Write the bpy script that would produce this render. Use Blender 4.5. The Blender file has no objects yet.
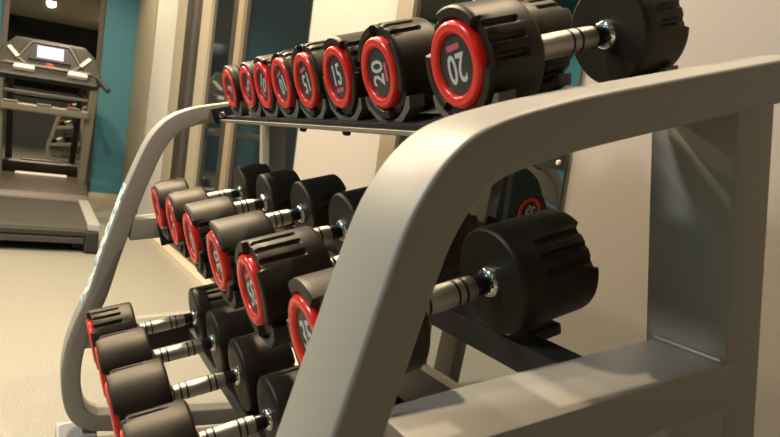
import bpy, bmesh, math, random
from mathutils import Vector, Matrix
random.seed(7)
C = bpy.context.scene.collection
S = 0.8            # measured units -> metres
FZ = -1.17         # floor height in measured units (the lens is the origin)
sin, cos, pi = math.sin, math.cos, math.pi

def W(x, y, z):
    return Vector((x * S, y * S, (z - FZ) * S))

# ------------------------------------------------------------------ materials
def mat(name, col, rough=.5, metal=0., spec=.5, coat=0., emis=None, estr=0., noise=None, bump=None, stint=(1, 1, 1)):
    m = bpy.data.materials.new(name); m.use_nodes = True
    nt = m.node_tree; b = nt.nodes['Principled BSDF']
    b.inputs['Base Color'].default_value = (*col, 1)
    b.inputs['Roughness'].default_value = rough
    b.inputs['Metallic'].default_value = metal
    b.inputs['Specular IOR Level'].default_value = spec
    b.inputs['Specular Tint'].default_value = (*stint, 1)
    b.inputs['Coat Weight'].default_value = coat
    if coat: b.inputs['Coat Roughness'].default_value = .18
    if emis:
        b.inputs['Emission Color'].default_value = (*emis, 1); b.inputs['Emission Strength'].default_value = estr
    if noise:
        sc, col2, lo, hi = noise
        tc = nt.nodes.new('ShaderNodeTexCoord'); n = nt.nodes.new('ShaderNodeTexNoise'); r = nt.nodes.new('ShaderNodeValToRGB')
        n.inputs['Scale'].default_value = sc; n.inputs['Detail'].default_value = 4
        r.color_ramp.elements[0].position = lo; r.color_ramp.elements[1].position = hi
        r.color_ramp.elements[0].color = (*col2, 1); r.color_ramp.elements[1].color = (*col, 1)
        nt.links.new(tc.outputs['Object'], n.inputs['Vector']); nt.links.new(n.outputs['Fac'], r.inputs['Fac'])
        nt.links.new(r.outputs['Color'], b.inputs['Base Color'])
    if bump:
        sc, st = bump
        tc = nt.nodes.new('ShaderNodeTexCoord'); n = nt.nodes.new('ShaderNodeTexNoise'); bp = nt.nodes.new('ShaderNodeBump')
        n.inputs['Scale'].default_value = sc; n.inputs['Detail'].default_value = 3
        bp.inputs['Strength'].default_value = st; bp.inputs['Distance'].default_value = .002
        nt.links.new(tc.outputs['Object'], n.inputs['Vector']); nt.links.new(n.outputs['Fac'], bp.inputs['Height'])
        nt.links.new(bp.outputs['Normal'], b.inputs['Normal'])
    return m

M = {}
M['paint'] = mat('silver_paint', (.33, .312, .275), .50, .15, .36, 0, bump=(900, .05))
M['rubber'] = mat('black_rubber', (.012, .0105, .0082), .48, 0, .42, noise=(30, (.0095, .0085, .0067), .3, .6), bump=(700, .12), stint=(1, .86, .66))
M['lip'] = mat('lip_rubber', (.030, .028, .026), .42, 0, .5)
M['red'] = mat('red_plastic', (.90, .020, .010), .28, 0, .5, .3)
M['plate'] = mat('plate_grey', (.030, .031, .028), .42)
M['white'] = mat('number_white', (.62, .62, .60), .5)
M['pink'] = mat('bar_red', (.62, .10, .12), .45)
M['chrome'] = mat('chrome', (.86, .84, .80), .10, 1)
M['knurl'] = mat('knurled_steel', (.50, .48, .44), .32, 1, bump=(1500, .35))
M['groove'] = mat('dark_groove', (.03, .028, .025), .4, .6)
M['sleeve'] = mat('black_sleeve', (.015, .015, .016), .28, .3)
M['saddle'] = mat('grey_saddle', (.13, .122, .10), .38, .1)
M['saddle_black'] = mat('black_saddle', (.018, .018, .017), .45)
M['rail'] = mat('black_rail', (.022, .021, .020), .42, .1)
M['lipmetal'] = mat('rail_lip', (.36, .33, .27), .4, .6)
M['foot'] = mat('foot_grey', (.42, .41, .39), .6)
M['bolt'] = mat('bolt_steel', (.55, .53, .5), .25, 1)
M['floor'] = mat('speckled_vinyl', (.355, .335, .28), .46, 0, .3, noise=(210, (.235, .215, .17), .40, .56))
M['ceiling'] = mat('ceiling_paint', (.42, .38, .29), .9)
M['teal'] = mat('teal_paint', (.034, .160, .205), .6, noise=(3, (.031, .15, .19), .3, .7))
M['cream'] = mat('cream_paint', (.375, .335, .285), .7, noise=(2, (.368, .328, .28), .3, .7))
M['beige'] = mat('beige_paint', (.30, .26, .185), .6)
M['cream2'] = mat('white_column_paint', (.52, .50, .45), .6)
M['bronze'] = mat('bronze_frame', (.060, .047, .033), .4, .4)
M['taupe'] = mat('taupe_column', (.22, .175, .11), .55)
M['blue'] = mat('pale_blue_panel', (.17, .25, .29), .4)
M['dark'] = mat('dark_panel', (.016, .016, .016), .35)
M['mirror'] = mat('mirror_silver', (.36, .38, .38), .015, 1)
M['mirror_dim'] = mat('grey_mirror', (.34, .33, .30), .02, 1)
M['glass'] = mat('night_glass', (.010, .014, .016), .05, 0, .5)
M['baseb'] = mat('skirting_paint', (.62, .52, .38), .55)
M['basedark'] = mat('skirting_beige', (.40, .35, .26), .5)
M['plinthfront'] = mat('plinth_beige', (.46, .38, .27), .6)
M['backwall'] = mat('back_wall_paint', (.10, .10, .095), .7)
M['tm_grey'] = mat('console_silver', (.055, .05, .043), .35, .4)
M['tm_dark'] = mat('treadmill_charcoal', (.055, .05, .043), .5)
M['tm_black'] = mat('treadmill_black', (.018, .017, .016), .45)
M['belt'] = mat('belt_rubber', (.050, .044, .034), .7, noise=(60, (.042, .037, .029), .35, .6))
M['tm_hood'] = mat('hood_brown', (.085, .066, .050), .42)
M['tm_rail'] = mat('side_rail_grey', (.36, .36, .33), .5)
M['tm_post'] = mat('upright_silver', (.13, .12, .09), .4, .4)
M['pad'] = mat('pale_pad', (.75, .71, .60), .35)
M['screen'] = mat('lit_screen', (.3, .3, .5), .3, emis=(.52, .55, 1.0), estr=.75)
M['screen_ink'] = mat('screen_graph', (.3, .3, .4), .3, emis=(.85, .88, 1.0), estr=1.0)
M['redled'] = mat('red_indicator', (.3, .01, .01), .3)
M['lamp'] = mat('lamp_lens', (.9, .8, .6), .4, emis=(1, .78, .48), estr=1.1)
M['label'] = mat('label_paper', (.70, .74, .74), .5, noise=(45, (.10, .25, .32), .40, .52))

# ------------------------------------------------------------------ mesh helpers
def new(): return bmesh.new()

def add_box(bm, x0, x1, y0, y1, z0, z1, bev=0., world=True, mtx=None, seg=2):
    f = W if world else (lambda a, b, c: Vector((a * S, b * S, c * S)))
    t = bmesh.new()
    bmesh.ops.create_cube(t, size=1)
    a, b = f(x0, y0, z0), f(x1, y1, z1)
    for v in t.verts:
        v.co = Vector([(a[i] + b[i]) / 2 + v.co[i] * (b[i] - a[i]) for i in range(3)])
    if bev: bmesh.ops.bevel(t, geom=t.edges[:], offset=bev * S, segments=seg, affect='EDGES', profile=.6)
    if mtx: bmesh.ops.transform(t, matrix=mtx, verts=t.verts)
    join(bm, t)

def join(bm, t):
    me = bpy.data.meshes.new('t'); t.to_mesh(me); t.free(); bm.from_mesh(me); bpy.data.meshes.remove(me)

def add_lathe(bm, prof, n=32, mi=0, mtx=None):
    """prof: (x, r) in units along local +x; closed where r == 0"""
    t = bmesh.new(); rings = []
    for a, r in prof:
        if r < 1e-6: rings.append([t.verts.new((a * S, 0, 0))])
        else: rings.append([t.verts.new((a * S, r * S * sin(2 * pi * k / n), r * S * cos(2 * pi * k / n))) for k in range(n)])
    for A, B in zip(rings, rings[1:]):
        for k in range(n):
            k2 = (k + 1) % n
            vs = [A[k % len(A)], A[k2 % len(A)], B[k2 % len(B)], B[k % len(B)]]
            u = []
            for v in vs:
                if v not in u: u.append(v)
            if len(u) > 2:
                try: f = t.faces.new(u); f.material_index = mi; f.smooth = True
                except ValueError: pass
    bmesh.ops.recalc_face_normals(t, faces=t.faces)
    if mtx: bmesh.ops.transform(t, matrix=mtx, verts=t.verts)
    join(bm, t)

def add_prism(bm, pts, y0, y1, bev=0., mtx=None):
    """polygon in the X-Z plane pulled from y0 to y1 (world units)"""
    t = bmesh.new()
    A = [t.verts.new(W(x, y0, z)) for x, z in pts]; B = [t.verts.new(W(x, y1, z)) for x, z in pts]
    t.faces.new(A); t.faces.new(B[::-1]); n = len(pts)
    for k in range(n): t.faces.new((A[k], B[k], B[(k + 1) % n], A[(k + 1) % n]))
    bmesh.ops.recalc_face_normals(t, faces=t.faces)
    if bev: bmesh.ops.bevel(t, geom=t.edges[:], offset=bev * S, segments=2, affect='EDGES', profile=.6)
    if mtx: bmesh.ops.transform(t, matrix=mtx, verts=t.verts)
    join(bm, t)

def add_quad_prism(bm, pts3, off):
    """polygon of world-unit points pushed along the vector off"""
    t = bmesh.new(); o = Vector(off) * S
    A = [t.verts.new(W(*p)) for p in pts3]; B = [t.verts.new(v.co + o) for v in A]
    t.faces.new(A); t.faces.new(B[::-1]); n = len(A)
    for k in range(n): t.faces.new((A[k], B[k], B[(k + 1) % n], A[(k + 1) % n]))
    bmesh.ops.recalc_face_normals(t, faces=t.faces)
    join(bm, t)

def add_bar(bm, p, q, w, h, bev=0., up=(0, 0, 1)):
    """rectangular bar between two world-unit points, w across, h along `up`"""
    p, q = W(*p), W(*q); d = q - p; L = d.length; x = d.normalized()
    y = Vector(up).cross(x).normalized(); z = x.cross(y)
    m = Matrix((( x[0], y[0], z[0], (p[0] + q[0]) / 2), (x[1], y[1], z[1], (p[1] + q[1]) / 2), (x[2], y[2], z[2], (p[2] + q[2]) / 2), (0, 0, 0, 1)))
    t = bmesh.new(); bmesh.ops.create_cube(t, size=1)
    for v in t.verts: v.co = Vector((v.co.x * L, v.co.y * w * S, v.co.z * h * S))
    if bev: bmesh.ops.bevel(t, geom=t.edges[:], offset=bev * S, segments=2, affect='EDGES', profile=.6)
    bmesh.ops.transform(t, matrix=m, verts=t.verts); join(bm, t)

def add_rod(bm, p, q, r, n=16):
    p, q = W(*p), W(*q); d = q - p
    m = Matrix.Translation(p) @ d.to_track_quat('X', 'Z').to_matrix().to_4x4()
    L = d.length / S
    add_lathe(bm, [(0, 0), (0, r * .8), (r * .2, r), (L - r * .2, r), (L, r * .8), (L, 0)], n, 0, m)

def obj(name, bm, mats, parent=None, smooth=False, local=False):
    me = bpy.data.meshes.new(name)
    if parent is not None and not local:
        bmesh.ops.translate(bm, vec=-origin(parent), verts=bm.verts)
    if smooth:
        for f in bm.faces: f.smooth = True
    bm.to_mesh(me); bm.free()
    for m in (mats if isinstance(mats, (list, tuple)) else [mats]): me.materials.append(m)
    if smooth:
        try: me.set_sharp_from_angle(angle=math.radians(38))
        except Exception: pass
    o = bpy.data.objects.new(name, me); C.objects.link(o)
    if parent is not None: o.parent = parent
    return o

def origin(o):
    v = Vector(o.location)
    while o.parent is not None: o = o.parent; v += o.location
    return v

def tag(o, label, cat, group=None):
    o['label'] = label; o['category'] = cat
    if group: o['group'] = group
    return o

def thing(name, label, cat, loc=(0, 0, 0), group=None):
    o = bpy.data.objects.new(name, None); o.empty_display_size = .05; C.objects.link(o); o.location = loc
    return tag(o, label, cat, group)

def struct(name, bm, m, parent=None):
    o = obj(name, bm, m, parent)
    if parent is None: o['kind'] = 'structure'
    return o

# ------------------------------------------------------------------ the room (its long wall runs a little askew of the rack)
WA, WB = 1.46, .045
def wx(y, v=0.): return WA - WB * y - v                     # room-side surface of the right wall
def wall_slab(bm, y0, y1, z0, z1, v0, v1):
    """box lying along the right wall; v is how far it stands out into the room"""
    t = bmesh.new(); vs = []
    for y in (y0, y1):
        for v in (v0, v1):
            for z in (z0, z1): vs.append(t.verts.new(W(wx(y, v), y, z)))
    for q in ((0, 1, 3, 2), (4, 6, 7, 5), (0, 4, 5, 1), (2, 3, 7, 6), (0, 2, 6, 4), (1, 5, 7, 3)): t.faces.new([vs[k] for k in q])
    bmesh.ops.recalc_face_normals(t, faces=t.faces); join(bm, t)

CZ = 2.25
XL, YB, YF = -3.3, -2.8, 9.4
b = new(); add_box(b, XL - .1, 1.9, YB - .1, YF + .1, FZ - .1, FZ); struct('floor', b, M['floor'])
b = new(); add_box(b, XL - .1, 1.9, YB - .1, YF + .1, CZ, CZ + .1); struct('ceiling', b, M['ceiling'])
b = new(); wall_slab(b, YB - .1, YF + .1, FZ, CZ, -.12, 0); struct('wall_right', b, M['cream'])
b = new(); add_box(b, XL - .1, wx(YF), YF, YF + .12, FZ, CZ); struct('wall_front', b, M['teal'])
b = new(); add_box(b, XL - .1, XL, YB - .1, YF, FZ, CZ); struct('wall_left', b, M['teal'])
b = new(); add_box(b, XL - .1, 1.75, YB - .1, YB, FZ, CZ); struct('wall_back', b, M['backwall'])
b = new(); add_box(b, XL, 1.6, -1.1, -.7, CZ - .42, CZ); struct('trim_1', b, M['dark'])                # painted ceiling beam behind the camera
b = new(); add_box(b, .61, wx(YF), YF - .03, YF, FZ, FZ + .16); struct('baseboard_front', b, M['basedark'])
b = new(); wall_slab(b, 1.0, YF, FZ, FZ + .05, 0, .115)
struct('trim_2', b, M['baseb'])                                                                       # low painted plinth under the long wall
# far end of the long wall: beige jamb, white column, dark window frames
b = new(); wall_slab(b, 8.12, YF - .01, FZ, CZ, 0, .03); struct('trim_3', b, M['beige'])
b = new(); wall_slab(b, 8.05, 8.12, FZ, CZ, 0, .012); struct('trim_4', b, M['bronze'])
b = new(); wall_slab(b, 7.0, 8.05, FZ, CZ, 0, .03); struct('trim_5', b, M['cream2'])
b = new(); wall_slab(b, 6.55, 7.0, FZ, CZ, 0, .03); struct('trim_6', b, M['beige'])

def window(n, y0, y1, z0, z1, frames, sill=None):
    b = new(); wall_slab(b, y0, y1, z0, z1, 0, .010); w = struct('window_%d' % n, b, M['glass'])
    for k, (a, c, v, m) in enumerate(frames):
        f = new(); wall_slab(f, a, c, z0, z1, 0, v); obj('window_frame', f, M[m], w)
    f = new(); wall_slab(f, y0, y1, z0 - .05, z0, 0, .03); obj('window_rail', f, M['bronze'], w)
    return w
window(1, 4.90, 6.55, FZ + .12, CZ, [(6.35, 6.55, .035, 'bronze'), (6.12, 6.35, .02, 'tm_dark'), (5.97, 6.12, .035, 'bronze'), (5.67, 5.97, .035, 'beige'), (4.90, 5.02, .035, 'bronze')])
window(2, 3.59, 4.90, FZ + .12, CZ, [(4.77, 4.90, .035, 'taupe')])
b = new(); wall_slab(b, 2.44, 2.575, FZ, CZ, 0, .03); struct('trim_7', b, M['taupe'])

# wall mirrors behind the rack
def wall_mirror(y0, y1, z0, z1, label, screws):
    t = thing('wall_mirror', label, 'mirror', W(wx(y0), y0, z0), 'mirror panels behind the rack')
    b = new(); wall_slab(b, y0, y1, z0, z1, .001, .012); obj('mirror_glass', b, M['mirror'], t)
    b = new(); wall_slab(b, y0, y1, z0 - .02, z0, .0, .025); obj('bottom_channel', b, M['lipmetal'], t)
    for y, z in screws:
        b = new(); c = W(wx(y, .012), y, z)
        add_lathe(b, [(0, .0085), (-.004, .0085), (-.006, .006), (-.006, 0)], 20, 0, Matrix.Translation(c)); obj('screw_cap', b, M['pad'], t, True)
    return t
wall_mirror(1.472, 2.03, -.775, CZ - .3, 'tall wall mirror right behind the rack with a round screw cap near its edge', [(1.50, .047), (1.50, -.70)])
wall_mirror(2.045, 2.44, -.775, CZ - .3, 'narrow wall mirror beside the brown column, behind the rack', [])
b = new(); wall_slab(b, 2.03, 2.045, -.775, CZ - .3, 0, .02); struct('trim_8', b, M['lipmetal'])
b = new(); wall_slab(b, 1.472, 2.44, FZ + .05, -.797, 0, .014); struct('trim_9', b, M['dark'])

# big mirror behind the treadmill
t = thing('wall_mirror', 'large dark framed mirror on the teal wall behind the treadmill', 'mirror', W(-.7, YF - .02, -.99))
b = new(); add_box(b, -.44, .555, YF - .02, YF, -.96, CZ - .1); obj('mirror_glass', b, M['mirror_dim'], t)
b = new(); add_box(b, .555, .61, YF - .04, YF, -.99, CZ - .1); add_box(b, -.50, .61, YF - .04, YF, -1.02, -.96); add_box(b, -.50, -.44, YF - .04, YF, -.99, CZ - .1); obj('mirror_frame', b, M['bronze'], t)

# seen only as reflections: a dark door in the front wall and a night window in the left wall
b = new(); add_box(b, -1.45, -.85, YF - .05, YF, FZ, .85); w = struct('door_1', b, M['dark'])
b = new(); add_box(b, -1.52, -1.45, YF - .06, YF, FZ, .92); add_box(b, -.85, -.78, YF - .06, YF, FZ, .92); add_box(b, -1.45, -.85, YF - .06, YF, .85, .92); obj('door_frame', b, M['bronze'], w)
b = new(); add_rod(b, (-.92, YF - .09, -.05), (-.92, YF - .09, .12), .012); obj('door_handle', b, M['bolt'], w)
b = new(); add_box(b, XL, XL + .03, 5.8, 7.2, -.9, 1.2); w = struct('window_3', b, M['glass'])
for y in (5.8, 6.5, 7.2):
    b = new(); add_box(b, XL, XL + .05, y - .04, y + .04, -.9, 1.2); obj('window_frame', b, M['bronze'], w)

# ------------------------------------------------------------------ rack
def catmull(P, n=9):
    out = []
    Q = [tuple(2 * P[0][i] - P[1][i] for i in (0, 1))] + list(P) + [tuple(2 * P[-1][i] - P[-2][i] for i in (0, 1))]
    for k in range(1, len(Q) - 2):
        p0, p1, p2, p3 = Q[k - 1:k + 3]
        for j in range(n):
            t = j / n
            out.append(tuple(.5 * (2 * p1[i] + (p2[i] - p0[i]) * t + (2 * p0[i] - 5 * p1[i] + 4 * p2[i] - p3[i]) * t * t + (3 * p1[i] - p0[i] - 3 * p2[i] + p3[i]) * t ** 3) for i in (0, 1)))
    out.append(tuple(P[-1])); return out

def tube(bm, outer, w, y0, y1, rc=.007, sub=9):
    """flat-oval steel tube: the outer edge of its bend is `outer` (X,Z), w deep in the plane, y0..y1 across"""
    P = catmull(outer, sub); t = bmesh.new(); rings = []
    nseg = 4
    for k, p in enumerate(P):
        a = P[max(k - 1, 0)]; c = P[min(k + 1, len(P) - 1)]
        tx, tz = c[0] - a[0], c[1] - a[1]; L = math.hypot(tx, tz); nx, nz = tz / L, -tx / L      # inward normal
        sec = []
        for (cu, cv, a0) in ((rc, y0 + rc, pi), (w - rc, y0 + rc, -pi / 2), (w - rc, y1 - rc, 0), (rc, y1 - rc, pi / 2)):
            for j in range(nseg + 1):
                an = a0 + (pi / 2) * j / nseg
                sec.append((cu + rc * cos(an), cv + rc * sin(an)))
        rings.append([t.verts.new(W(p[0] + nx * u, v, p[1] + nz * u)) for u, v in sec])
    m = len(rings[0])
    for A, B in zip(rings, rings[1:]):
        for k in range(m): t.faces.new((A[k], A[(k + 1) % m], B[(k + 1) % m], B[k]))
    t.faces.new(rings[0]); t.faces.new(rings[-1][::-1])
    bmesh.ops.recalc_face_normals(t, faces=t.faces); join(bm, t)

YN0, YN1 = .57, .70
YF0, YF1 = 2.38, 2.49
BAR = [(.99, .235), (.90, .206), (.713, .149), (.572, .105)]
near = [(.28, -1.115), (.215, -1.088), (.172, -1.04), (.148, -.97), (.142, -.885), (.156, -.79), (.186, -.69), (.224, -.54), (.2605, -.385), (.2975, -.227), (.3145, -.153), (.334, -.075), (.354, -.028), (.376, .006), (.405, .035), (.445, .058), (.508, .083)] + BAR[::-1]
far = [(.28, -1.108), (.225, -1.100), (.170, -1.065), (.138, -1.00), (.122, -.90), (.127, -.80), (.150, -.70), (.184, -.60), (.211, -.475), (.240, -.355), (.270, -.235), (.297, -.145), (.322, -.072), (.345, -.026), (.373, .012), (.407, .042), (.445, .064), (.489, .083)] + [(.572, .108)] + BAR[2::-1]
BASE = [(1.16, -1.115), (.9, -1.115), (.6, -1.115), (.4, -1.115)]
tw = .062
rack = thing('dumbbell_rack', 'silver grey three-tier dumbbell rack with curved tube end frames', 'dumbbell rack', W(.6, 1.5, FZ))

def post_pts(near_side):
    if not near_side:
        return [(.742, .12), (.807, .14), (.925, -1.10), (.86, -1.10)]
    pl = lambda z: .837 + .21 * (.105 - z); pr = lambda z: .916 + .21 * (.124 - z)
    return [(pl(.14), .14), (pr(.16), .16), (pr(-1.10), -1.10), (pl(-1.10), -1.10)]
ARM_T = lambda x: -.308 + .170 * (x - .493) if x > .45 else -.3153 + .170 * (x - .45)
def end_frame(path, y0, y1, near_side):
    b = new()
    tube(b, BASE + path, tw, y0, y1)
    add_prism(b, post_pts(near_side), y0 + .0015, y1 + .018, .006)
    # middle arm and bottom arm tie the leg to the post
    x0 = .40 if near_side else .30
    add_prism(b, [(x0, ARM_T(x0)), (.955, ARM_T(.955)), (.955, ARM_T(.955) - .074), (x0, ARM_T(x0) - .074)], y0 + .001, y1 - .001, .005)
    add_prism(b, [(.17, -.735), (1.05, -.63), (1.05, -.70), (.17, -.805)], y0 + .004, y1 - .004, .005)
    return obj('end_frame', b, M['paint'], rack, True)
nf = end_frame(near, YN0, YN1, True)
ff = end_frame(far, YF0, YF1, False)
# weld beads at the near arm
b = new()
add_rod(b, (.905, YN0 + .004, ARM_T(.905) + .002), (.905, YN1 - .004, ARM_T(.905) + .002), .006, 10)
obj('weld_bead', b, M['lipmetal'], nf, True)
b = new(); add_prism(b, [(.47, ARM_T(.47) - .006), (.80, ARM_T(.80) - .006), (.80, ARM_T(.80) - .06), (.47, ARM_T(.47) - .06)], YN1 - .001, YN1 + .010, .002)
obj('arm_plate', b, M['paint'], nf, True)
# feet
for fr, y0, y1 in ((nf, YN0, YN1), (ff, YF0, YF1)):
    for xa in (.125, 1.02):
        b = new(); add_box(b, xa, xa + .13, y0 - .012, y1 + .012, FZ, -1.112, .008); obj('foot', b, M['foot'], fr)
# paper sticker down the front edge of the far leg
def leg_pt(path, z):
    P = catmull(path, 9); return min(P, key=lambda p: abs(p[1] - z) + (0 if p[1] < .0 else 9))
b = new(); seg = [p for p in catmull(far, 9) if -.655 < p[1] < -.215]
for p, q in zip(seg, seg[1:]):
    add_quad_prism(b, [(p[0] - .0008, YF0 + .006, p[1]), (q[0] - .0008, YF0 + .006, q[1]), (q[0] - .0008, YF1 - .006, q[1]), (p[0] - .0008, YF1 - .006, p[1])], (-.0012, 0, 0))
s_ = obj('sticker', b, M['label'], ff); s_['label'] = 'white paper label with bluish print'

# tiers: axis direction a, normal n; ring plane of the front heads is a = 0
class Tier:
    def __init__(s, x, z, t): s.x, s.z, s.t = x, z, t
    def at(s, a, n): return (s.x + a * cos(s.t) - n * sin(s.t), s.z + a * sin(s.t) + n * cos(s.t))
T = Tier(.555, .1523, .346); Mi = Tier(.360, -.276, .293); B = Tier(.179, -.705, .251)

def rail(name, tier, a0, a1, n0, n1, y0, y1, m, bev=.004, parent=None):
    b = new(); add_prism(b, [tier.at(a0, n0), tier.at(a1, n0), tier.at(a1, n1), tier.at(a0, n1)], y0, y1, bev)
    return obj(name, b, M[m], parent or rack)
Y0, Y1 = YN1 - .002, YF0 + .002
# top tier
r = rail('rail', T, -.030, .095, -.112, -.104, Y0, Y1, 'rail', .002)
rail('rail_lip', T, -.034, -.029, -.110, -.101, Y0, Y1, 'lipmetal', .0015, r)
b = new(); add_prism(b, [T.at(-.012, -.104), T.at(.085, -.104), T.at(.085, -.094), T.at(-.012, -.094)], Y0, Y1); obj('rail_web', b, M['saddle_black'], r)
rail('tray', T, .096, .445, -.112, -.105, .80, Y1, 'rail', .0015)
rail('tray_lip', T, .10, .40, -.106, -.098, YN1 + .096, YN1 + .101, 'lipmetal', .001)
# rounded underside bolts below the top front rail
for yb_ in (1.30, 1.57):
    b = new(); x, z = T.at(-.012, -.112)
    add_lathe(b, [(0, .010), (-.010, .009), (-.013, .005), (-.013, 0)], 14, 0, Matrix.Translation(W(x, yb_, z)) @ Matrix.Rotation(-pi / 2, 4, 'Y'))
    obj('bolt', b, M['rail'], rack, True)
# middle and bottom tiers
r = rail('rail', Mi, .050, .100, -.128, -.1005, Y0, Y1, 'rail')
r = rail('rail', Mi, .335, .380, -.158, -.101, Y0, Y1, 'rail')
r = rail('rail', B, .040, .125, -.155, -.103, Y0, Y1, 'rail')
r = rail('rail', B, .330, .420, -.155, -.103, Y0, Y1, 'rail')
# end plates where the tiers meet the frames
for tier, a0, a1, n0, n1 in ((T, -.052, .46, -.115, -.060), (Mi, .0, .46, -.155, -.075), (B, .02, .46, -.155, -.075)):
    for ya, yb in ((YF0 - .014, YF0 + .001),):
        r = rail('end_plate', tier, a0, a1, n0, n1, ya, yb, 'rail', .002)
        if ya > 2:
            b = new(); x, z = tier.at(a0 + .03, (n0 + n1) / 2)
            add_lathe(b, [(0, 0), (0, .012), (.008, .012), (.011, .008), (.011, 0)], 16, 0, Matrix.Translation(W(x, ya, z)) @ Matrix.Rotation(-pi / 2, 4, 'Z')); obj('bolt', b, M['bolt'], r, True)

def saddle(tier, y, a0, a1, R, nb, m, wid, rel=-.0, top=-.035):
    """cradle block with a hollow that takes the round head"""
    t = bmesh.new(); pts = []
    N = 16; Ri = R + .003
    th0 = math.acos(min(.98, max(-.98, -top / Ri)))
    hw = Ri * sin(th0)
    arc = [(Ri * sin(-th0 + 2 * th0 * k / N), -Ri * cos(-th0 + 2 * th0 * k / N)) for k in range(N + 1)]
    out = [(hw + .010, top), (hw + .006, top - .022), (wid, nb), (-wid, nb), (-hw - .006, top - .022), (-hw - .010, top)]
    poly = arc + out
    A = []; Bv = []
    for u, n in poly:
        x, z = tier.at(a0, n); A.append(t.verts.new(W(x, y + u, z)))
        x, z = tier.at(a1, n); Bv.append(t.verts.new(W(x, y + u, z)))
    k = len(poly)
    t.faces.new(A); t.faces.new(Bv[::-1])
    for i in range(k): t.faces.new((A[i], Bv[i], Bv[(i + 1) % k], A[(i + 1) % k]))
    bmesh.ops.recalc_face_normals(t, faces=t.faces)
    bmesh.ops.triangulate(t, faces=[f for f in t.faces if len(f.verts) > 4])
    b = new(); join(b, t)
    return obj('saddle', b, M[m], rack)

# ------------------------------------------------------------------ dumbbells
def ang_in(th, c, half):
    d = (th - c + pi) % (2 * pi) - pi; return abs(d) <= half, d
def head_mesh(R, h, thin=False, rr=.068):
    """rubber head, outer face at x=0, inner face at x=h; three shield lobes and three fluted gaps"""
    N = 252; bm = new()
    ri = rr + .0024
    prof = [(.006, 0.), (.006, ri * .97), (-.002, ri), (-.0048, ri + .003), (-.0048, R * .955), (-.002, R * .99), (.004, R), (.0075, R), (.014, R), (h * .30, R), (h * .45, R), (h * .58, R), (h * .66, R), (h * .70, R), (h - .008, R), (h - .003, R * .985), (h, R * .945), (h - .0005, R * .6), (h - .002, R * .3), (h - .002, 0)]
    rings = []
    for ip, (a, r) in enumerate(prof):
        if r == 0: rings.append([bm.verts.new((a * S, 0, 0))]); continue
        row = []
        for k in range(N):
            th = 2 * pi * k / N; aa, rr = a, r
            if not thin:
                for c in (0, 2 * pi / 3, 4 * pi / 3):
                    inside, d = ang_in(th, c, math.radians(27))
                    if inside:
                        e = min(1, (math.radians(27) - abs(d)) / math.radians(2.5))
                        if 2 <= ip <= 6: aa += (.006 - aa) * e if ip < 6 else .003 * e
                        if 4 <= ip <= 7: rr -= .0035 * e
                        g = 0
                        for gc in (-17, 0, 17):
                            q = abs(math.degrees(d) - gc); g = max(g, max(0, 1 - (q / 4.3) ** 2))
                        if 4 <= ip <= 12: rr -= (.0068 if ip > 7 else .003) * g
            row.append(bm.verts.new((aa * S, rr * S * sin(th), rr * S * cos(th))))
        rings.append(row)
    for A, Bq in zip(rings, rings[1:]):
        for k in range(N):
            k2 = (k + 1) % N; u = []
            for v in (A[k % len(A)], A[k2 % len(A)], Bq[k2 % len(Bq)], Bq[k % len(Bq)]):
                if v not in u: u.append(v)
            if len(u) > 2: bm.faces.new(u)
    bmesh.ops.recalc_face_normals(bm, faces=bm.faces)
    for f in bm.faces: f.smooth = True
    me = bpy.data.meshes.new('head'); bm.to_mesh(me); bm.free(); me.materials.append(M['rubber'])
    me.set_sharp_from_angle(angle=math.radians(40))
    return me

def lathe_mesh(name, prof, m, n=48):
    b = new(); add_lathe(b, prof, n); me = bpy.data.meshes.new(name); b.to_mesh(me); b.free()
    for f in me.polygons: f.use_smooth = True
    me.set_sharp_from_angle(angle=math.radians(40)); me.materials.append(m); return me

def number_mesh(txt, size):
    cu = bpy.data.curves.new('n', 'FONT'); cu.body = txt; cu.size = size; cu.align_x = 'CENTER'; cu.align_y = 'CENTER'
    cu.offset = size * .013; cu.extrude = .0004; cu.resolution_u = 4
    o = bpy.data.objects.new('n', cu); C.objects.link(o); bpy.context.view_layer.update()
    me = bpy.data.meshes.new_from_object(o.evaluated_get(bpy.context.evaluated_depsgraph_get()))
    bpy.data.objects.remove(o); bpy.data.curves.remove(cu)
    xs = [v.co.x for v in me.vertices]; ys = [v.co.y for v in me.vertices]
    cx, cy = (max(xs) + min(xs)) / 2, (max(ys) + min(ys)) / 2
    for v in me.vertices:                                   # text plane -> disc plane: reader looks along +x
        x, y, z = (v.co.x - cx) * .80, v.co.y - cy, v.co.z
        v.co = Vector((-z, -x, y + .006 * S))
    me.materials.clear(); me.materials.append(M['white']); return me

cache = {}
def get(key, fn):
    if key not in cache: cache[key] = fn()
    return cache[key]
def link(name, me, parent, loc=(0, 0, 0), rot=(0, 0, 0)):
    o = bpy.data.objects.new(name, me); C.objects.link(o); o.parent = parent; o.location = Vector(loc) * S; o.rotation_euler = rot; return o

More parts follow.
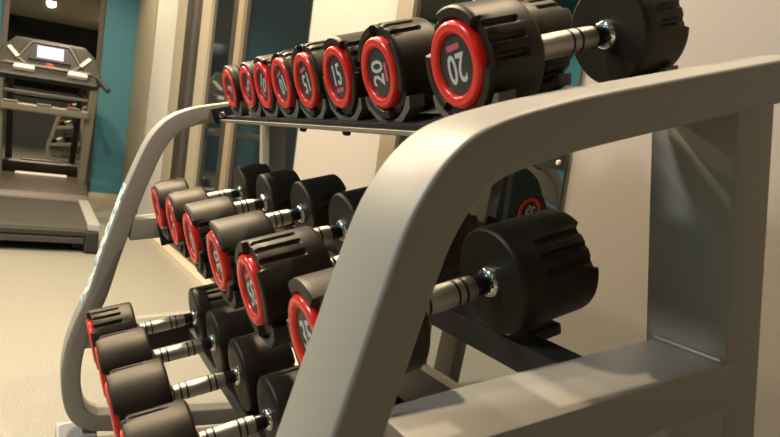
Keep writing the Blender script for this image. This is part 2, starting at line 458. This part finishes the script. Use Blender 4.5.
def ring_mesh(r):
    return lathe_mesh('ring', [(.004, r * .685), (-.002, r * .69), (-.0055, r * .725), (-.0080, r * .80), (-.0080, r * .90), (-.0055, r * .965), (-.001, r * .995), (.004, r * 1.0), (.010, r)], M['red'], 64)
def plate_mesh(r):
    return lathe_mesh('number_plate', [(.004, r * .715), (-.001, r * .71), (-.002, r * .68), (-.002, 0)], M['plate'], 48)
def bar_mesh():
    b = new(); add_box(b, -.0005, .0005, -.0175, .0175, -.0315, -.0225, 0, False); me = bpy.data.meshes.new('bar'); b.to_mesh(me); b.free(); me.materials.append(M['pink']); return me
def handle_mesh(L):
    return lathe_mesh('handle', [(-.01, .0165), (.012, .0165), (.0125, .0200), (L * .30, .0211), (L * .5, .0214), (L * .70, .0211), (L - .0365, .0200), (L - .036, .0165), (L + .01, .0165)], M['knurl'], 32)
def groove_mesh(): return lathe_mesh('groove_band', [(-.0022, .0190), (-.0022, .0218), (.0022, .0218), (.0022, .0190)], M['groove'], 32)
def sleeve_mesh(L): return lathe_mesh('sleeve', [(0, .0172), (.002, .0180), (L - .004, .0165), (L, .0150)], M['sleeve'], 32)
def collar_mesh(): return lathe_mesh('collar', [(.002, .0260), (-.005, .0262), (-.010, .0225), (-.012, .0165), (-.011, .013)], M['chrome'], 32)

def dumbbell(tier, y, txt, roll, h, length, R, rr, label, cat='dumbbell', group=None, groll=30., thin=False, off=0.):
    """front ring plane at tier a=0; `length` runs from it to the inner face of the rear head"""
    tot = length + h
    x, z = tier.at(off + tot / 2, -R)
    o = thing('dumbbell', label, cat, W(x, y, z), group); o.rotation_euler = (0, -tier.t, 0)
    hm = get(('h', R, h, thin, rr), lambda: head_mesh(R, h, thin, rr))
    for side in (0, 1):
        hd = link('head', hm, o, (-tot / 2 if side == 0 else tot / 2, 0, R), (math.radians(groll), 0, 0) if side == 0 else (math.radians(-groll), 0, pi))
        kr = (math.radians(-roll - groll), 0, 0) if side == 0 else (math.radians(20 - roll - groll), 0, 0)
        link('ring', get(('r', rr), lambda: ring_mesh(rr)), hd, (-.0015, 0, 0), kr)
        link('number_plate', get(('p', rr), lambda: plate_mesh(rr)), hd, (0, 0, 0), kr)
        link('number', get(('n', txt, rr), lambda: number_mesh(txt, rr * .93 * S)), hd, (-.0024, 0, 0), kr)
        link('name_bar', get(('b',), bar_mesh), hd, (-.0024, 0, 0), kr)
    L = length - h
    hx = -tot / 2 + h
    ha = link('handle', get(('ha', L), lambda: handle_mesh(L)), o, (hx, 0, R))
    for f in (.16, .25, .57, .66): link('groove_band', get(('g',), groove_mesh), ha, (L * f, 0, 0))
    sl = link('sleeve', get(('s', L), lambda: sleeve_mesh(.036)), o, (hx + L - .036, 0, R))
    link('collar', get(('c',), collar_mesh), o, (hx + L, 0, R))
    link('collar', get(('c',), collar_mesh), o, (hx, 0, R), (0, 0, pi))
    return o

RR = .068; RH = .0896
top = [  # y, number, text roll (ccw as read), thickness, length, head R, ring r, groove roll, label
 (.858, '20', 188, .100, .315, RH, RR, 70, 'black dumbbell nearest the curved tube on the top tier, its 20 upside down'),
 (1.120, '20', 92, .100, .315, RH, RR, 22, 'black dumbbell with its 20 turned sideways, second from the near end of the top tier'),
 (1.319, '15', 6, .086, .295, .087, RR, 60, 'dumbbell with an upright 15 on its red ringed end, on the top tier'),
 (1.515, '15', 193, .086, .295, .087, RR, 20, 'dumbbell with an upside down 15 on its red ringed end, on the top tier'),
 (1.693, '10', 203, .070, .270, .082, RR, 15, 'dumbbell with an upside down 10, beside the upside down 15 on the top tier'),
 (1.860, '10', -35, .070, .270, .082, RR, 60, 'top tier dumbbell with a slanting 10, third from the far end'),
 (2.022, '5', -50, .040, .250, .076, .065, 0, 'small top tier dumbbell half hidden behind the slanting 10'),
 (2.240, '5', 80, .032, .250, RH * .86, .066, 0, 'small thin dumbbell at the far end of the top tier'),
]
for i, (y, n, ro, h, L, R, r, g, lab) in enumerate(top):
    dumbbell(T, y, n, ro, h, L, R, r, lab, group='dumbbells on the top tier', groll=g, thin=(n == '5'))
    wid = .034
    saddle(T, y, .002, min(h - .004, .034), R, -.104, 'saddle', wid, top=-.046)
    saddle(T, y, L + h - .040, L + h - .006, R, -.104, 'saddle', wid, top=-.072)
mid = [
 (2.2245, '25', 45, .098, .276, RH * .99, RR, -12, 'black dumbbell at the far end of the middle tier, closest to the far leg'),
 (1.9425, '25', 100, .100, .276, RH * .99, RR, -14, 'black dumbbell second from the far end of the middle tier'),
 (1.6736, '30', 198, .110, .298, RH, RR, 78, 'middle tier dumbbell with an upside down 30 on its red ringed end'),
 (1.3905, '30', 105, .115, .298, RH, RR, -32, 'middle tier dumbbell with a sideways 30, beside the upside down 35'),
 (1.1334, '35', 203, .132, .320, RH * 1.02, RR, 28, 'middle tier dumbbell with an upside down 35 and three grooves on top'),
 (.8406, '35', 18, .150, .320, RH * 1.02, RR, 60, 'upright 35 dumbbell, half hidden behind the near curved leg'),
]
for i, (y, n, ro, h, L, R, r, g, lab) in enumerate(mid):
    dumbbell(Mi, y, n, ro, h, L, R, r, lab, group='dumbbells on the middle tier', groll=g)
    saddle(Mi, y, .002, .06, R, -.100, 'saddle_black', .05, top=-.05)
    rail('rest_pad', Mi, .370, L + h * .80, -.122, -.100, y - .030, y + .030, 'saddle_black', .006)
bot = [
 (2.160, '40', 30, .128, .316, .097, .073, 30, 'farthest bottom tier dumbbell, three grooves on its front head, by the far leg'),
 (1.885, '40', 80, .128, .309, .097, .073, 100, 'bottom tier dumbbell second from the far end, its front head scuffed and smooth'),
 (1.611, '45', 200, .128, .304, .097, .073, -22, 'bottom tier dumbbell third from the far end, a groove along its head'),
 (1.337, '45', 10, .128, .296, .097, .073, -20, 'nearest bottom tier dumbbell, cut by the bottom edge of the photo'),
]
for i, (y, n, ro, h, L, R, r, g, lab) in enumerate(bot):
    d = .331 - L
    dumbbell(B, y, n, ro, h, L, R, r, lab, group='dumbbells on the bottom tier', groll=g, off=d)
    saddle(B, y, d + .020, d + h - .03, R, -.104, 'saddle_black', .05, top=-.070)
    saddle(B, y, d + L + .03, d + L + h - .02, R, -.104, 'saddle_black', .05, top=-.078)

# ------------------------------------------------------------------ treadmill
tm = thing('treadmill', 'grey treadmill with a glowing blue screen, far left before the mirror', 'treadmill', W(.03, 7.2, FZ))
cx = .03
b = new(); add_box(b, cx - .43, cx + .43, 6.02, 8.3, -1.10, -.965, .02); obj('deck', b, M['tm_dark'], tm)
b = new()
add_prism(b, [(cx - .37, 0), (cx + .37, 0), (cx + .37, .1), (cx - .37, .1)], 0, .001) if False else None
prof = [(5.97, -1.02), (5.955, -.985), (5.965, -.955), (6.0, -.94), (6.2, -.934), (7.72, -.934), (7.72, -.95), (6.2, -.95), (6.02, -.97), (6.0, -1.03)]
tb = bmesh.new(); A = [tb.verts.new(W(cx - .375, y, z)) for y, z in prof]; Bq = [tb.verts.new(W(cx + .375, y, z)) for y, z in prof]
tb.faces.new(A); tb.faces.new(Bq[::-1])
for k in range(len(prof)): tb.faces.new((A[k], Bq[k], Bq[(k + 1) % len(prof)], A[(k + 1) % len(prof)]))
bmesh.ops.recalc_face_normals(tb, faces=tb.faces); join(b, tb); obj('belt', b, M['belt'], tm)
for sx in (-1, 1):
    b = new(); add_box(b, *sorted((cx + sx * .375, cx + sx * .475)), 5.99, 7.75, -.98, -.915, .012); obj('side_rail', b, M['tm_rail'], tm)
    b = new(); add_box(b, *sorted((cx + sx * .36, cx + sx * .47)), 5.95, 6.10, FZ + .01, -.975, .02); obj('rear_cap', b, M['tm_black'], tm)
    b = new(); add_box(b, *sorted((cx + sx * .28, cx + sx * .40)), 6.15, 6.3, FZ, -1.09, .01); obj('foot', b, M['tm_black'], tm)
    b = new(); add_box(b, *sorted((cx + sx * .28, cx + sx * .40)), 8.1, 8.25, FZ, -1.09, .01); obj('foot', b, M['tm_black'], tm)
b = new(); add_box(b, cx - .36, cx + .36, 5.985, 6.03, -1.09, -1.035, .01); obj('rear_bumper', b, M['tm_dark'], tm)
# motor hood
b = new()
hp = [(7.62, -.94), (7.66, -.875), (7.80, -.845), (8.30, -.735), (8.50, -.76), (8.58, -.90), (8.58, -1.10), (7.62, -1.10)]
tb = bmesh.new(); A = [tb.verts.new(W(cx - .47, y, z)) for y, z in hp]; Bq = [tb.verts.new(W(cx + .47, y, z)) for y, z in hp]
tb.faces.new(A); tb.faces.new(Bq[::-1])
for k in range(len(hp)): tb.faces.new((A[k], Bq[k], Bq[(k + 1) % len(hp)], A[(k + 1) % len(hp)]))
bmesh.ops.recalc_face_normals(tb, faces=tb.faces); bmesh.ops.bevel(tb, geom=tb.edges[:], offset=.012, segments=2, affect='EDGES'); join(b, tb)
hood = obj('motor_hood', b, M['tm_hood'], tm, True)
b = new(); add_box(b, cx - .25, cx + .27, 8.26, 8.34, -.752, -.722, .008); obj('hood_strip', b, M['pad'], hood)
# uprights, cross bar, console
for sx in (-1, 1):
    b = new(); add_bar(b, (cx + sx * .40, 8.1, -.86), (cx + sx * .455, 7.93, .40), .085, .10, .012, (0, 1, 0)); obj('upright', b, M['tm_post'], tm)
b = new(); add_box(b, cx - .42, cx + .42, 7.86, 7.98, -.055, .035, .02); cb = obj('cross_bar', b, M['tm_post'], tm)
for sx in (-.33, -.02, .26):
    b = new(); add_box(b, cx + sx - .07, cx + sx + .07, 7.84, 7.95, .03, .05, .006); obj('tray_edge', b, M['saddle'], cb)
b = new(); add_box(b, cx - .40, cx + .40, 7.92, 7.97, .13, .165, .01); obj('lower_brace', b, M['tm_dark'], tm)
tilt = Matrix.Translation(W(cx, 7.95, .52)) @ Matrix.Rotation(math.radians(-28), 4, 'X') @ Matrix.Translation(-W(cx, 7.95, .52))
def con(name, pts, y0, y1, m, bev=.01, parent=None):
    b = new(); add_prism(b, [(cx + x, z) for x, z in pts], y0, y1, bev, tilt); return obj(name, b, M[m], parent or tm)
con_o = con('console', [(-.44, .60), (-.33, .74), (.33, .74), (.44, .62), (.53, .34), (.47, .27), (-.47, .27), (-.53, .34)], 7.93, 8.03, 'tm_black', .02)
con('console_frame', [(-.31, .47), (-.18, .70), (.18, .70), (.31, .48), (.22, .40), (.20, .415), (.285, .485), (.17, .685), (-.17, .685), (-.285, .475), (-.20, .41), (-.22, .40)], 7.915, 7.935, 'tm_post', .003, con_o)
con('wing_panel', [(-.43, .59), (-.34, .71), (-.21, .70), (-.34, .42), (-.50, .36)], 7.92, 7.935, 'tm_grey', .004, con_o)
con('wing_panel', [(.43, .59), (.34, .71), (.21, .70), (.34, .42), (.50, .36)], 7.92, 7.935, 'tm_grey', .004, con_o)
con('cup_holder_trim', [(-.40, .58), (-.37, .60), (-.28, .49), (-.31, .47)], 7.905, 7.922, 'pad', .003, con_o)
con('cup_holder_trim', [(.40, .58), (.37, .60), (.28, .49), (.31, .47)], 7.905, 7.922, 'pad', .003, con_o)
bz = con('screen_bezel', [(-.20, .475), (-.17, .655), (.17, .655), (.20, .475)], 7.905, 7.935, 'tm_black', .004, con_o)
scn = con('screen', [(-.125, .50), (-.125, .645), (.125, .645), (.125, .50)], 7.902, 7.908, 'screen', 0, con_o)
b = new()
for k, (xa, xb, za, zb) in enumerate([(-.11, -.06, .615, .63), (-.03, .03, .615, .63), (.05, .10, .615, .63), (-.05, -.035, .53, .59), (-.02, -.005, .53, .575), (.01, .025, .53, .60), (.04, .055, .53, .565), (-.10, .10, .512, .52)]):
    add_prism(b, [(cx + xa, za), (cx + xb, za), (cx + xb, zb), (cx + xa, zb)], 7.899, 7.9025, 0, tilt)
obj('screen_graph', b, M['screen_ink'], con_o)
con('stop_key', [(-.04, .41), (.04, .41), (.03, .445), (-.03, .445)], 7.90, 7.93, 'redled', .003, con_o)
con('control_strip', [(-.42, .385), (.40, .385), (.40, .41), (-.42, .41)], 7.90, 7.93, 'tm_post', .004, con_o)
for x0, x1 in ((-.33, -.13), (.17, .37)):
    con('grip_pad', [(x0, .325), (x1, .325), (x1 - .01, .37), (x0 + .01, .37)], 7.86, 7.93, 'pad', .012, con_o)
for sx in (-1, 1):
    b = new(); add_rod(b, (cx + sx * .47, 7.85, .40), (cx + sx * .56, 7.55, .27), .028); obj('side_handle', b, M['tm_black'], tm, True)

# ------------------------------------------------------------------ ceiling lights and added fill lamps
def downlight(x, y, energy, col, size=100, blend=.6, label='', rad=.06, tgt=None):
    t = thing('ceiling_light', label, 'ceiling light', W(x, y, CZ), 'round ceiling downlights')
    b = new(); add_lathe(b, [(0, .085), (.012, .085), (.016, .075), (.016, .066), (.004, .062)], 32, 0, Matrix.Translation(W(x, y, CZ)) @ Matrix.Rotation(pi / 2, 4, 'Y')); obj('trim_ring', b, M['pad'], t, True)
    b = new(); add_lathe(b, [(.004, 0), (.004, .062)], 32, 0, Matrix.Translation(W(x, y, CZ)) @ Matrix.Rotation(pi / 2, 4, 'Y')); obj('lens', b, M['lamp'], t)
    l = bpy.data.lights.new('lamp', 'SPOT'); l.energy = energy; l.color = col; l.spot_size = math.radians(size); l.spot_blend = blend; l.shadow_soft_size = rad
    o = bpy.data.objects.new('bulb', l); C.objects.link(o); o.parent = t; o.location = (0, 0, -.03)
    return t
WARM = (1, .82, .59); NEUT = (1, .93, .84)
downlight(.0, 2.9, 330, WARM, 168, .3, 'ceiling downlight above the aisle beside the rack', .07)
downlight(-.4, 5.2, 270, WARM, 168, .3, 'ceiling downlight above the floor between the rack and the treadmill', .06)
downlight(.2, 7.9, 120, WARM, 160, .5, 'ceiling downlight above the treadmill', .10)
downlight(-2.3, 1.7, 230, (.97, .98, 1), 168, .3, 'added cool fill lamp over the left side of the room', .25)  # added fill, there to brighten the rack's front faces with neutral light
downlight(-2.4, 4.9, 220, WARM, 160, .5, 'ceiling downlight by the left wall, level with the far windows', .10)
downlight(-1.2, -1.6, 16, (1, .72, .42), 160, .5, 'ceiling downlight behind the camera, by the back wall', .10)
downlight(1.12, 1.35, 85, WARM, 160, .4, 'added lamp close to the long wall, standing in for light off the mirror', .02)  # added lamp in place of the aisle light thrown back by the wall mirror

w = bpy.data.worlds.new('World'); bpy.context.scene.world = w; w.use_nodes = True
w.node_tree.nodes['Background'].inputs[0].default_value = (.9, .75, .55, 1); w.node_tree.nodes['Background'].inputs[1].default_value = .008

# ------------------------------------------------------------------ camera
cam = bpy.data.cameras.new('Camera'); co = bpy.data.objects.new('Camera', cam); C.objects.link(co); bpy.context.scene.camera = co
YAW, PITCH, ROLL, FPX = .50339, .091608, .134681, 648.27
fw = Vector((sin(YAW) * cos(PITCH), cos(YAW) * cos(PITCH), -sin(PITCH)))
rt = Vector((cos(YAW), -sin(YAW), 0)); up = rt.cross(fw)
r2 = rt * cos(ROLL) + up * sin(ROLL); u2 = up * cos(ROLL) - rt * sin(ROLL)
m = Matrix((r2, u2, -fw)).transposed().to_4x4(); m.translation = W(0, 0, 0)
co.matrix_world = m
cam.sensor_width = 36; cam.lens = FPX * 36 / 780; cam.shift_y = -2.85 / 780; cam.clip_start = .02
cam.dof.use_dof = True; cam.dof.focus_distance = 1.25; cam.dof.aperture_fstop = 9.0
sc = bpy.context.scene
sc.view_settings.view_transform = 'Standard'; sc.view_settings.look = 'None'; sc.view_settings.gamma = 1; sc.view_settings.use_curve_mapping = False
sc.view_settings.exposure = 0.15
